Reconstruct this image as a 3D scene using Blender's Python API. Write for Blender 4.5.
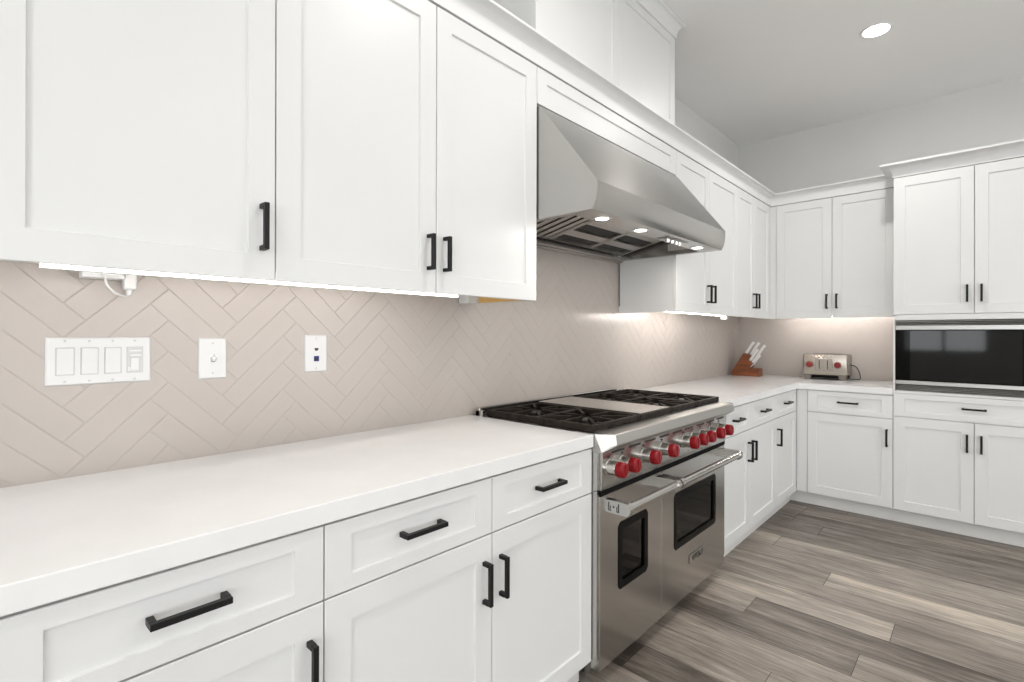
import bpy, bmesh, math, random
from mathutils import Vector, Matrix

random.seed(7)
S = bpy.context.scene
COL = S.collection
for o in list(bpy.data.objects):
    bpy.data.objects.remove(o)

# ------------------------------------------------------------------ camera
CX, CY, CZ = 1.6692, 0.0, 1.2739
F_PX, PY = 503.31, 333.717
yaw, pitch, roll = math.radians(43.0936), math.radians(0.0695), math.radians(0.122)
fw = Vector((-math.sin(yaw) * math.cos(pitch), math.cos(yaw) * math.cos(pitch), math.sin(pitch)))
r0 = Vector((math.cos(yaw), math.sin(yaw), 0))
u0 = r0.cross(fw)
rt = r0 * math.cos(roll) + u0 * math.sin(roll)
up = u0 * math.cos(roll) - r0 * math.sin(roll)
cam_data = bpy.data.cameras.new('camera')
cam = bpy.data.objects.new('camera', cam_data)
COL.objects.link(cam)
m = Matrix((rt, up, -fw)).transposed().to_4x4()
m.translation = Vector((CX, CY, CZ))
cam.matrix_world = m
cam_data.sensor_width = 36
cam_data.lens = F_PX / 1024 * 36
cam_data.shift_y = (PY - 341) / 1024
cam_data.clip_start = 0.02
S.camera = cam

# ------------------------------------------------------------------ world, exposure
S.view_settings.view_transform = 'Standard'
S.view_settings.look = 'None'
S.view_settings.gamma = 1
S.view_settings.use_curve_mapping = False
S.view_settings.exposure = 0.09
W = bpy.data.worlds.new('world')
S.world = W
W.use_nodes = True
W.node_tree.nodes['Background'].inputs[0].default_value = (0.85, 0.92, 1, 1)
W.node_tree.nodes['Background'].inputs[1].default_value = 1.0

# light levels (the lamps and windows themselves are built further down)
L_CAN = 9.5          # watts of each recessed ceiling can
L_WINDOW = 2.55        # radiance of the daylit panes added in the far walls
L_REAR = 5.1          # radiance of the daylit panes in the rear wall
L_STRIP = 18        # radiance of the under-cabinet light bars
L_HOOD = 7          # radiance of the hood lamps

# ------------------------------------------------------------------ main dimensions
YB = 4.8995           # back wall (tile face)
XD = 0.6415           # front face of base doors, from either wall
XU = 0.3804           # front face of upper doors
ZC = 0.914            # counter top
ZCB = 0.8693
ZU = 1.4065           # bottom of upper doors
ZT = 2.3385           # top of upper doors
ZCR = 2.4294           # top of crown
ZCEIL = 3.048
YR0, YR1 = 1.5235, 2.745     # range
XT = 0.5855           # toe kick plane
RX, RY = 5.4, -3.4    # far walls of the room


# ------------------------------------------------------------------ materials
def mat(name, color, rough=0.5, metal=0.0, **kw):
    m = bpy.data.materials.new(name)
    m.use_nodes = True
    b = m.node_tree.nodes['Principled BSDF']
    b.inputs['Base Color'].default_value = (*color, 1)
    b.inputs['Roughness'].default_value = rough
    b.inputs['Metallic'].default_value = metal
    for k, v in kw.items():
        b.inputs[k].default_value = v
    return m


def nodes(m):
    return m.node_tree.nodes, m.node_tree.links, m.node_tree.nodes['Principled BSDF']


def noise_color(m, c0, c1, scale=(5, 5, 5), detail=4, bump=0.0, lo=0.35, hi=0.65, nscale=1.0, dist=0.0005):
    N, L, b = nodes(m)
    tc = N.new('ShaderNodeTexCoord')
    mp = N.new('ShaderNodeMapping')
    mp.inputs['Scale'].default_value = scale
    nz = N.new('ShaderNodeTexNoise')
    nz.inputs['Scale'].default_value = nscale
    nz.inputs['Detail'].default_value = detail
    rp = N.new('ShaderNodeValToRGB')
    rp.color_ramp.elements[0].position = lo
    rp.color_ramp.elements[1].position = hi
    rp.color_ramp.elements[0].color = (*c0, 1)
    rp.color_ramp.elements[1].color = (*c1, 1)
    L.new(tc.outputs['Object'], mp.inputs['Vector'])
    L.new(mp.outputs[0], nz.inputs['Vector'])
    L.new(nz.outputs[0], rp.inputs[0])
    L.new(rp.outputs[0], b.inputs['Base Color'])
    if bump:
        bp = N.new('ShaderNodeBump')
        bp.inputs['Strength'].default_value = bump
        bp.inputs['Distance'].default_value = dist
        L.new(nz.outputs[0], bp.inputs['Height'])
        L.new(bp.outputs[0], b.inputs['Normal'])
    return m


M = {}
M['cab'] = noise_color(mat('white_cabinet_paint', (0.80, 0.80, 0.795), 0.38), (0.715, 0.717, 0.711), (0.73, 0.73, 0.724), (2, 2, 2))
M['quartz'] = noise_color(mat('white_quartz', (0.85, 0.85, 0.84), 0.16), (0.79, 0.79, 0.787), (0.815, 0.815, 0.813), (9, 9, 9), 6)
M['wall'] = noise_color(mat('grey_wall_paint', (0.6, 0.6, 0.6), 0.85), (0.66, 0.655, 0.64), (0.675, 0.67, 0.655), (3, 3, 3), 5, 0.1)
M['ceil'] = noise_color(mat('ceiling_paint', (0.7, 0.7, 0.7), 0.9), (0.87, 0.862, 0.848), (0.88, 0.872, 0.858), (2, 2, 2), 6, 0.1)
M['trimw'] = mat('white_trim_paint', (0.74, 0.74, 0.735), 0.4)
M['toe'] = noise_color(mat('toe_board_paint', (0.7, 0.69, 0.67), 0.5), (0.66, 0.655, 0.63), (0.70, 0.69, 0.67), (6, 6, 6))
M['black'] = mat('black_handle_metal', (0.008, 0.008, 0.008), 0.42, 0, **{'Specular IOR Level': 0.25})
M['plastic'] = mat('white_plate_plastic', (0.70, 0.70, 0.695), 0.35)
M['plastic2'] = mat('shaded_plate_plastic', (0.56, 0.56, 0.555), 0.3)  # darker copy: shade around the rockers is put into the colour
M['blue'] = mat('blue_jack_plastic', (0.01, 0.015, 0.16), 0.35)
M['dark'] = mat('dark_gap', (0.02, 0.02, 0.02), 0.6)
M['iron'] = noise_color(mat('cast_iron', (0.03, 0.028, 0.026), 0.55), (0.010, 0.0075, 0.006), (0.026, 0.020, 0.015), (30, 30, 30), 5, 0.3)
M['iron'].node_tree.nodes['Principled BSDF'].inputs['Specular IOR Level'].default_value = 0.15
M['burner'] = mat('burner_cap', (0.015, 0.014, 0.013), 0.4, 0.2)
M['pan'] = mat('dark_cooktop_pan', (0.06, 0.05, 0.045), 0.4, 0.6)
M['red'] = mat('red_knob_plastic', (0.21, 0.003, 0.007), 0.35, 0, **{'Specular IOR Level': 0.3})
M['redd'] = mat('dark_red_knob', (0.22, 0.012, 0.012), 0.3)
M['bglass'] = mat('black_glass', (0.003, 0.003, 0.003), 0.05, 0.0, **{'Specular IOR Level': 0.12})
M['wood'] = noise_color(mat('knife_block_wood', (0.3, 0.1, 0.03), 0.4), (0.13, 0.030, 0.007), (0.25, 0.068, 0.014), (4, 4, 40), 4)
M['ply'] = noise_color(mat('raw_plywood', (0.7, 0.45, 0.15), 0.6), (0.62, 0.36, 0.10), (0.74, 0.47, 0.16), (3, 60, 3), 4)
M['knife'] = mat('white_knife_handle', (0.82, 0.81, 0.79), 0.35)
M['cord'] = mat('black_cord_rubber', (0.015, 0.015, 0.015), 0.5)
M['rub'] = mat('black_rubber', (0.006, 0.006, 0.006), 0.7, 0, **{'Specular IOR Level': 0.08})
M['bezel'] = mat('black_window_bezel', (0.004, 0.004, 0.004), 0.3, 0, **{'Specular IOR Level': 0.08})
M['chrome'] = mat('chrome', (0.75, 0.74, 0.72), 0.12, 1.0)
M['cavity'] = mat('oven_cavity_enamel', (0.05, 0.047, 0.043), 0.35)
M['toastd'] = mat('toaster_foot_steel', (0.20, 0.18, 0.16), 0.35, 1.0)
M['toast'] = mat('toaster_steel', (0.42, 0.385, 0.34), 0.24, 1.0)
M['label'] = mat('pale_sticker', (0.62, 0.60, 0.57), 0.5)
M['mull'] = mat('window_frame_white', (0.75, 0.75, 0.74), 0.4)


def steel(name, col, rough, axis, aniso=0.4, rot=0.0):
    """brushed steel with its grain along one world axis"""
    m = mat(name, col, rough, 1.0)
    N, L, b = nodes(m)
    b.inputs['Anisotropic'].default_value = aniso
    b.inputs['Anisotropic Rotation'].default_value = rot
    tg = N.new('ShaderNodeCombineXYZ')
    for i in range(3):
        tg.inputs[i].default_value = 1.0 if i == axis else 0.06
    L.new(tg.outputs[0], b.inputs['Tangent'])
    tc = N.new('ShaderNodeTexCoord')
    mp = N.new('ShaderNodeMapping')
    sc = [40, 40, 40]
    sc[axis] = 1.5
    mp.inputs['Scale'].default_value = sc
    nz = N.new('ShaderNodeTexNoise')
    nz.inputs['Scale'].default_value = 1.0
    nz.inputs['Detail'].default_value = 6
    L.new(tc.outputs['Object'], mp.inputs['Vector'])
    L.new(mp.outputs[0], nz.inputs['Vector'])
    mr = N.new('ShaderNodeMapRange')
    mr.inputs['To Min'].default_value = rough - 0.008
    mr.inputs['To Max'].default_value = rough + 0.008
    L.new(nz.outputs[0], mr.inputs['Value'])
    L.new(mr.outputs[0], b.inputs['Roughness'])
    return m


M['steel'] = steel('brushed_steel', (0.52, 0.51, 0.49), 0.23, 1)
M['steelx'] = steel('brushed_steel_cross', (0.55, 0.53, 0.50), 0.26, 0)
M['hood'] = steel('brushed_hood_steel', (0.49, 0.48, 0.46), 0.24, 1, 0.9, 0.25)
M['bull'] = steel('satin_bullnose_steel', (0.50, 0.485, 0.46), 0.36, 1)
M['bar'] = steel('satin_trim_steel', (0.40, 0.395, 0.38), 0.34, 0)
M['steeld'] = steel('grey_steel', (0.40, 0.385, 0.365), 0.30, 1)
M['filter'] = steel('filter_steel', (0.50, 0.475, 0.45), 0.30, 1)


def emit(name, col, s):
    m = bpy.data.materials.new(name)
    m.use_nodes = True
    N, L = m.node_tree.nodes, m.node_tree.links
    N.remove(N['Principled BSDF'])
    e = N.new('ShaderNodeEmission')
    e.inputs[0].default_value = (*col, 1)
    e.inputs[1].default_value = s
    L.new(e.outputs[0], N['Material Output'].inputs[0])
    return m


M['lens'] = emit('lit_can_lens', (1.0, 0.97, 0.92), 14)
M['strip'] = emit('lit_light_bar', (1.0, 0.94, 0.89), L_STRIP)
M['strip2'] = emit('lit_light_bar_bright', (1.0, 0.94, 0.89), L_STRIP * 3.6)
M['hoodlamp'] = emit('lit_hood_lamp', (1.0, 0.93, 0.84), L_HOOD)
M['day'] = emit('added_daylit_pane', (0.95, 0.98, 1.0), L_WINDOW)  # glow of the windows added in the far wall
M['day2'] = emit('daylit_rear_pane', (0.95, 0.98, 1.0), L_REAR)


def glassy(name, tint, gloss=0.06):
    m = bpy.data.materials.new(name)
    m.use_nodes = True
    N, L = m.node_tree.nodes, m.node_tree.links
    N.remove(N['Principled BSDF'])
    t = N.new('ShaderNodeBsdfTransparent')
    t.inputs[0].default_value = (*tint, 1)
    g = N.new('ShaderNodeBsdfGlossy')
    g.inputs['Roughness'].default_value = 0.03
    f = N.new('ShaderNodeFresnel')
    f.inputs[0].default_value = 1.45
    mx = N.new('ShaderNodeMixShader')
    L.new(f.outputs[0], mx.inputs[0])
    L.new(t.outputs[0], mx.inputs[1])
    L.new(g.outputs[0], mx.inputs[2])
    L.new(mx.outputs[0], N['Material Output'].inputs[0])
    return m


M['ovenglass'] = glassy('tinted_oven_glass', (0.6, 0.59, 0.58))


def tile_material():
    m = mat('glazed_taupe_tile', (0.6, 0.54, 0.5), 0.28)
    N, L, b = nodes(m)
    at = N.new('ShaderNodeAttribute')
    at.attribute_name = 'tone'
    tc = N.new('ShaderNodeTexCoord')
    nz = N.new('ShaderNodeTexNoise')
    nz.inputs['Scale'].default_value = 14
    nz.inputs['Detail'].default_value = 4
    L.new(tc.outputs['Object'], nz.inputs['Vector'])
    ad = N.new('ShaderNodeMath')
    ad.operation = 'MULTIPLY_ADD'
    ad.inputs[1].default_value = 0.35
    L.new(nz.outputs[0], ad.inputs[0])
    L.new(at.outputs['Fac'], ad.inputs[2])
    rp = N.new('ShaderNodeValToRGB')
    rp.color_ramp.elements[0].color = (0.443, 0.398, 0.364, 1)
    rp.color_ramp.elements[1].color = (0.490, 0.444, 0.408, 1)
    rp.color_ramp.elements[1].position = 1.1 if False else 1.0
    L.new(ad.outputs[0], rp.inputs[0])
    L.new(rp.outputs[0], b.inputs['Base Color'])
    n2 = N.new('ShaderNodeTexNoise')
    n2.inputs['Scale'].default_value = 22
    L.new(tc.outputs['Object'], n2.inputs['Vector'])
    bp = N.new('ShaderNodeBump')
    bp.inputs['Strength'].default_value = 0.12
    bp.inputs['Distance'].default_value = 0.004
    L.new(n2.outputs[0], bp.inputs['Height'])
    L.new(bp.outputs[0], b.inputs['Normal'])
    return m


M['tile'] = tile_material()
M['grout'] = mat('pale_grout', (0.47, 0.43, 0.395), 0.8)


def plank_material():
    m = mat('grey_oak_planks', (0.3, 0.27, 0.24), 0.36)
    N, L, b = nodes(m)
    at = N.new('ShaderNodeAttribute')
    at.attribute_name = 'tone'
    of = N.new('ShaderNodeAttribute')
    of.attribute_name = 'shift'
    tc = N.new('ShaderNodeTexCoord')
    sep = N.new('ShaderNodeCombineXYZ')
    L.new(of.outputs['Fac'], sep.inputs[2])
    add = N.new('ShaderNodeVectorMath')
    add.operation = 'ADD'
    L.new(tc.outputs['Object'], add.inputs[0])
    L.new(sep.outputs[0], add.inputs[1])

    def nz(scale, s, detail, dist=0.0, rough=0.5):
        mp = N.new('ShaderNodeMapping')
        mp.inputs['Scale'].default_value = scale
        n = N.new('ShaderNodeTexNoise')
        n.inputs['Scale'].default_value = s
        n.inputs['Detail'].default_value = detail
        n.inputs['Roughness'].default_value = rough
        n.inputs['Distortion'].default_value = dist
        L.new(add.outputs[0], mp.inputs[0])
        L.new(mp.outputs[0], n.inputs['Vector'])
        return n
    grain = nz((5.0, 60, 9), 1.0, 8, 0.8, 0.72)
    broad = nz((1.1, 7, 9), 1.0, 4, 1.2, 0.6)
    # cathedral figure: strongly bent, stretched noise
    figure = nz((1.6, 20, 9), 1.0, 5, 2.6, 0.6)

    def mth(op, a, bb, c=None):
        n = N.new('ShaderNodeMath')
        n.operation = op
        for i, v in enumerate((a, bb, c)):
            if v is None:
                continue
            if isinstance(v, float):
                n.inputs[i].default_value = v
            else:
                L.new(v, n.inputs[i])
        return n.outputs[0]
    v = mth('MULTIPLY_ADD', grain.outputs[0], 1.25, -0.745)
    v = mth('ADD', v, mth('MULTIPLY_ADD', broad.outputs[0], 1.2, -0.6))
    v = mth('ADD', v, mth('MULTIPLY_ADD', figure.outputs[0], 0.55, -0.275))
    v = mth('ADD', v, at.outputs['Fac'])
    rp = N.new('ShaderNodeValToRGB')
    e = rp.color_ramp.elements
    e[0].position = 0.0
    e[0].color = (0.075, 0.060, 0.048, 1)
    e[1].position = 1.0
    e[1].color = (0.60, 0.52, 0.43, 1)
    for p, c in ((0.3, (0.175, 0.148, 0.125)), (0.6, (0.315, 0.273, 0.232)), (0.8, (0.43, 0.375, 0.315))):
        k = e.new(p)
        k.color = (*c, 1)
    L.new(v, rp.inputs[0])
    L.new(rp.outputs[0], b.inputs['Base Color'])
    bp = N.new('ShaderNodeBump')
    bp.inputs['Strength'].default_value = 0.25
    bp.inputs['Distance'].default_value = 0.001
    L.new(grain.outputs[0], bp.inputs['Height'])
    L.new(bp.outputs[0], b.inputs['Normal'])
    return m


M['plank'] = plank_material()
M['seam'] = mat('plank_gap', (0.05, 0.043, 0.037), 0.8)


# ------------------------------------------------------------------ geometry helpers
def PL(u, v, n):            # range wall frame: u along the wall, v up, n out of the wall
    return Vector((n, u, v))


def PB(u, v, n):            # back wall frame
    return Vector((u, YB - n, v))


def PW(x, y, z):
    return Vector((x, y, z))


def bm_new():
    return bmesh.new()


def box(bm, a, b, bev=0.0, seg=1, P=PW):
    lo = [min(x, y) for x, y in zip(a, b)]
    hi = [max(x, y) for x, y in zip(a, b)]
    c = [(lo[0], lo[1], lo[2]), (hi[0], lo[1], lo[2]), (hi[0], hi[1], lo[2]), (lo[0], hi[1], lo[2]),
         (lo[0], lo[1], hi[2]), (hi[0], lo[1], hi[2]), (hi[0], hi[1], hi[2]), (lo[0], hi[1], hi[2])]
    vs = [bm.verts.new(P(*p)) for p in c]
    fs = [bm.faces.new([vs[i] for i in q]) for q in ((0, 3, 2, 1), (4, 5, 6, 7), (0, 1, 5, 4), (1, 2, 6, 5), (2, 3, 7, 6), (3, 0, 4, 7))]
    if bev:
        ed = list({e for f in fs for e in f.edges})
        bmesh.ops.bevel(bm, geom=ed, offset=bev, segments=seg, affect='EDGES', profile=0.5)


def loft(bm, rings, cap0=True, cap1=True, closed=True):
    R = [[bm.verts.new(p) for p in r] for r in rings]
    n = len(R[0])
    for a, b in zip(R, R[1:]):
        for i in range(n if closed else n - 1):
            j = (i + 1) % n
            bm.faces.new((a[i], a[j], b[j], b[i]))
    if cap0:
        bm.faces.new(R[0][::-1])
    if cap1:
        bm.faces.new(R[-1])
    return R


def cyl(bm, p0, p1, r0, r1=None, seg=24, cap=True, prof=None):
    """lathe from p0 to p1; prof = list of (t along axis 0..1, radius)"""
    p0, p1 = Vector(p0), Vector(p1)
    ax = p1 - p0
    z = ax.normalized()
    x = z.orthogonal().normalized()
    y = z.cross(x)
    if prof is None:
        prof = [(0, r0), (1, r0 if r1 is None else r1)]
    rings = []
    for t, r in prof:
        c = p0 + ax * t
        rings.append([c + (x * math.cos(2 * math.pi * k / seg) + y * math.sin(2 * math.pi * k / seg)) * r for k in range(seg)])
    loft(bm, rings, cap, cap)


def tube(bm, pts, r, seg=8):
    pts = [Vector(p) for p in pts]
    rings = []
    prev = None
    for i, p in enumerate(pts):
        d = (pts[min(i + 1, len(pts) - 1)] - pts[max(i - 1, 0)]).normalized()
        x = d.orthogonal().normalized() if prev is None else (prev - d * prev.dot(d)).normalized()
        prev = x
        y = d.cross(x)
        rings.append([p + (x * math.cos(2 * math.pi * k / seg) + y * math.sin(2 * math.pi * k / seg)) * r for k in range(seg)])
    loft(bm, rings)


def smooth_path(ctrl, n=10):
    c = [Vector(p) for p in ctrl]
    c = [c[0] * 2 - c[1]] + c + [c[-1] * 2 - c[-2]]
    out = []
    for i in range(1, len(c) - 2):
        for k in range(n):
            t = k / n
            out.append(0.5 * ((2 * c[i]) + (c[i + 1] - c[i - 1]) * t + (2 * c[i - 1] - 5 * c[i] + 4 * c[i + 1] - c[i + 2]) * t * t
                              + (-c[i - 1] + 3 * c[i] - 3 * c[i + 1] + c[i + 2]) * t ** 3))
    out.append(c[-2])
    return out


def prism(bm, poly, w0, w1, P):
    """poly of (a, b) in plane, extruded from w0 to w1; P(a, b, w)"""
    loft(bm, [[P(a, b, w0) for a, b in poly], [P(a, b, w1) for a, b in poly]])


def obj(name, bm, m, parent=None, smooth=False, norm=True):
    if norm:
        bmesh.ops.recalc_face_normals(bm, faces=bm.faces[:])
    me = bpy.data.meshes.new(name)
    bm.to_mesh(me)
    bm.free()
    if smooth:
        for p in me.polygons:
            p.use_smooth = True
        me.set_sharp_from_angle(angle=math.radians(35))
    for x in (m if isinstance(m, (list, tuple)) else [m]):
        me.materials.append(x)
    o = bpy.data.objects.new(name, me)
    COL.objects.link(o)
    if parent is not None:
        o.parent = parent
        o.matrix_parent_inverse = parent_inv(parent)
    return o


def world_of(o):
    if o.parent is None:
        return o.matrix_basis.copy()
    return world_of(o.parent) @ o.matrix_parent_inverse @ o.matrix_basis


def parent_inv(p):
    return world_of(p).inverted()


def tag(o, label, cat, group=None):
    o['label'] = label
    o['category'] = cat
    if group:
        o['group'] = group
    return o


def thing(name, label, cat, loc, group=None):
    o = bpy.data.objects.new(name, None)
    COL.objects.link(o)
    o.empty_display_size = 0.05
    o.location = loc
    return tag(o, label, cat, group)


def struct(name, bm, m, label=None, smooth=False):
    o = obj(name, bm, m, None, smooth)
    o['kind'] = 'structure'
    if label:
        o['label'] = label
    return o


def part_struct(name, bm, m, parent):
    return obj(name, bm, m, parent)


# ------------------------------------------------------------------ room shell
b = bm_new(); box(b, (-0.15, RY - 0.15, -0.1), (-0.008, YB + 0.15, ZCEIL))
struct('wall_range', b, M['wall'], 'grey painted wall behind the range run')
b = bm_new(); box(b, (-0.008, YB + 0.008, -0.1), (RX, YB + 0.15, ZCEIL))
struct('wall_back', b, M['wall'], 'grey painted wall above the corner cabinets')
b = bm_new(); box(b, (-0.15, RY - 0.15, ZCEIL), (RX + 0.15, YB + 0.15, ZCEIL + 0.1))
struct('ceiling', b, M['ceil'], 'pale painted ceiling')


def wall_with_windows(name, P, u_lo, u_hi, wins):
    """wall slab in frame P(u, z, depth) with rectangular openings"""
    b = bm_new()
    us = sorted({u_lo, u_hi, *[w[0] for w in wins], *[w[1] for w in wins]})
    for a, c in zip(us, us[1:]):
        w = [w for w in wins if w[0] <= a + 1e-6 and c <= w[1] + 1e-6]
        if w:
            if w[0][2] > 0:
                box(b, (a, 0, 0), (c, w[0][2], 0.15), P=P)
            box(b, (a, w[0][3], 0), (c, ZCEIL, 0.15), P=P)
        else:
            box(b, (a, 0, 0), (c, ZCEIL, 0.15), P=P)
    struct(name, b, M['wall'])


def window(name, P, w, blinds=False, glow='day'):
    a, c, z0, z1 = w
    b = bm_new()
    f = 0.05
    box(b, (a, z0, 0.03), (a + f, z1, 0.09), P=P)
    box(b, (c - f, z0, 0.03), (c, z1, 0.09), P=P)
    box(b, (a + f, z0, 0.03), (c - f, z0 + f, 0.09), P=P)
    box(b, (a + f, z1 - f, 0.03), (c - f, z1, 0.09), P=P)
    mid = (a + c) / 2
    box(b, (mid - 0.025, z0 + f, 0.03), (mid + 0.025, z1 - f, 0.09), P=P)
    o = struct(name, b, M['mull'])
    b = bm_new()
    box(b, (a + f, z0 + f, 0.10), (c - f, z1 - f, 0.105), P=P)
    obj('pane', b, M[glow], o)
    if blinds:
        b = bm_new()
        k = z0 + 0.06
        while k < z1 - 0.05:
            box(b, (a + 0.01, k, 0.0), (c - 0.01, k + 0.004, 0.028), P=P)
            k += 0.045
        obj('blind_slats', b, M['mull'], o)


PR = lambda u, v, n: Vector((u, RY - n, v))
PE = lambda u, v, n: Vector((RX + n, u, v))
W1 = (0.55, 1.75, 0.95, 2.25)
W3 = (-2.6, -0.6, 0.3, 2.6)
W4 = (0.0, 2.0, 0.3, 2.6)
W5 = (2.3, 5.0, 0.02, 2.6)
W2 = (2.6, 4.6, 0.3, 2.6)
wall_with_windows('wall_rear', PR, -0.15, RX + 0.15, [W1, W5])
wall_with_windows('wall_far', PE, RY - 0.15, YB + 0.15, [W2, W3, W4])
window('window_1', PR, W1, True, 'day2')
window('added_window_5', PR, W5, False, 'day2')  # invented opening, added to light the back wall from behind the camera
window('added_window_2', PE, W2)  # made-up window, added as daylight for the range wall
window('added_window_3', PE, W3)  # likewise added for its daylight
window('added_window_4', PE, W4)  # likewise added for its daylight


# floor of separate-looking planks in one mesh
def build_floor():
    b = bm_new()
    tone = b.faces.layers.float.new('tone')
    shf = b.faces.layers.float.new('shift')
    pw, g = 0.18, 0.0011
    known = {0: [1.31], 1: [0.867], 2: [1.387], 4: [1.076], 6: [0.74], -1: [2.0], 3: [2.1], 5: [1.95], 7: [2.3], 8: [0.9]}
    tones = {(-3, 0): 0.33, (-2, 0): 0.60, (-1, 0): 0.62, (0, 0): 0.40, (0, 1): 0.56, (1, 0): 0.66, (1, 1): 0.42, (2, 0): 0.70, (2, 1): 0.48,
             (3, 0): 0.56, (4, 0): 0.52, (4, 1): 0.70, (5, 0): 0.55, (6, 0): 0.66, (6, 1): 0.62, (7, 0): 0.34, (8, 0): 0.36, (8, 1): 0.40, (9, 0): 0.44, (10, 0): 0.5}
    k0 = int((RY - 2.24) / pw) - 1
    k1 = int((YB - 2.24) / pw) + 1
    for k in range(k0, k1):
        y0, y1 = 2.24 + k * pw, 2.24 + (k + 1) * pw
        y0, y1 = max(y0, RY), min(y1, YB)
        if y1 - y0 < 0.01:
            continue
        xs = [0.0]
        j = known.get(k)
        x = (j[0] - 1.83) if j else random.uniform(-1.2, 0.2)
        while x < RX:
            if x > 0.05:
                xs.append(x)
            x += 1.83
        xs.append(RX)
        first = True
        n = 0
        for a, c in zip(xs, xs[1:]):
            if c <= 0.3:
                continue
            vs = [b.verts.new((a + g, y0 + g, 0)), b.verts.new((c - g, y0 + g, 0)), b.verts.new((c - g, y1 - g, 0)), b.verts.new((a + g, y1 - g, 0))]
            f = b.faces.new(vs)
            f[tone] = (tones.get((k, n), random.uniform(0.38, 0.68)) - 0.52) * 1.75 + 0.52
            f[shf] = random.uniform(0, 50)
            n += 1
    base = [b.verts.new(p) for p in ((-0.008, RY, -0.0015), (RX, RY, -0.0015), (RX, YB + 0.008, -0.0015), (-0.008, YB + 0.008, -0.0015))]
    f = b.faces.new(base)
    f.material_index = 1
    lo = [b.verts.new((v.co.x, v.co.y, -0.08)) for v in base]
    for i in range(4):
        f = b.faces.new((base[i], lo[i], lo[(i + 1) % 4], base[(i + 1) % 4]))
        f.material_index = 1
    f = b.faces.new(lo[::-1])
    f.material_index = 1
    me_o = obj('floor', b, [M['plank'], M['seam']], norm=False)
    me_o['kind'] = 'structure'
    me_o['label'] = 'grey brown oak plank floor'


build_floor()


# ------------------------------------------------------------------ herringbone backsplash
def clip(poly, a0, a1, b0, b1):
    for axis, lim, sgn in ((0, a0, 1), (0, a1, -1), (1, b0, 1), (1, b1, -1)):
        out = []
        for i in range(len(poly)):
            p, q = poly[i], poly[(i + 1) % len(poly)]
            dp, dq = (p[axis] - lim) * sgn, (q[axis] - lim) * sgn
            if dp >= 0:
                out.append(p)
            if dp * dq < 0:
                t = dp / (dp - dq)
                out.append((p[0] + (q[0] - p[0]) * t, p[1] + (q[1] - p[1]) * t))
        poly = out
        if len(poly) < 3:
            return None
    return poly


def inset(poly, d):
    n = len(poly)
    area = sum(poly[i][0] * poly[(i + 1) % n][1] - poly[(i + 1) % n][0] * poly[i][1] for i in range(n))
    if abs(area) < 2e-4:
        return None
    sg = 1 if area > 0 else -1
    L = []
    for i in range(n):
        p, q = poly[i], poly[(i + 1) % n]
        dx, dy = q[0] - p[0], q[1] - p[1]
        l = math.hypot(dx, dy)
        if l < 1e-6:
            return None
        L.append((p[0] - dy / l * d * sg, p[1] + dx / l * d * sg, dx / l, dy / l, l))
    out = []
    for i in range(n):
        a, c = L[i - 1], L[i]
        det = a[2] * c[3] - a[3] * c[2]
        if abs(det) < 1e-4:
            return None
        t = ((c[0] - a[0]) * c[3] - (c[1] - a[1]) * c[2]) / det
        x, y = a[0] + a[2] * t, a[1] + a[3] * t
        out.append((x, y))
    ar2 = sum(out[i][0] * out[(i + 1) % n][1] - out[(i + 1) % n][0] * out[i][1] for i in range(n)) * sg
    if ar2 <= 1e-6 or any(L[i][4] < 2.2 * d for i in range(n)):
        return None
    return out


def herringbone(name, P, U0, V0, regions, label, flip=1):
    b = bm_new()
    tone = b.faces.layers.float.new('tone')
    w, Lg = 0.0616, 0.2535
    s = 1 / math.sqrt(2)
    for (a0, a1, c0, c1) in regions:
        box(b, (a0, c0, -0.0078), (a1, c1, -0.0013), P=P)
    for f in b.faces:
        f.material_index = 1
    for i in range(-60, 61):
        for j in range(-16, 20):
            oa, ob = i * w + j * Lg, i * w - j * Lg
            for rect in (((0, 0), (Lg, 0), (Lg, w), (0, w)), ((0, w), (w, w), (w, w + Lg), (0, w + Lg))):
                pl = [(U0 + flip * ((oa + p[0]) - (ob + p[1])) * s, V0 + ((oa + p[0]) + (ob + p[1])) * s) for p in rect]
                if max(p[1] for p in pl) < 0.9 or min(p[1] for p in pl) > 1.8 or max(p[0] for p in pl) < -0.1 or min(p[0] for p in pl) > 5:
                    continue
                tn = random.uniform(0.26, 0.38)
                for (a0, a1, c0, c1) in regions:
                    q = clip(pl, a0, a1, c0, c1)
                    if not q:
                        continue
                    r1 = inset(q, 0.0006)
                    r2 = inset(q, 0.0022)
                    if not r1 or not r2:
                        continue
                    A = [b.verts.new(P(x, y, -0.0026)) for x, y in r1]
                    Bv = [b.verts.new(P(x, y, -0.0007)) for x, y in r1]
                    C = [b.verts.new(P(x, y, 0)) for x, y in r2]
                    n = len(A)
                    for k in range(n):
                        for X, Y in ((A, Bv), (Bv, C)):
                            f = b.faces.new((X[k], X[(k + 1) % n], Y[(k + 1) % n], Y[k]))
                            f[tone] = tn
                    f = b.faces.new(C)
                    f[tone] = tn
    o = obj(name, b, [M['tile'], M['grout']])
    o['kind'] = 'structure'
    o['label'] = label


ZTILE = 1.46
herringbone('backsplash_range_wall', PL, 0.1945, 1.3068, [(-0.03, YB, ZC - 0.012, 1.80)],
            'taupe herringbone tile on the range wall')
herringbone('backsplash_back_wall', PB, 0.42, 1.307, [(0.0, 1.2243, ZC, ZTILE)], 'taupe herringbone tile on the back wall')


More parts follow.
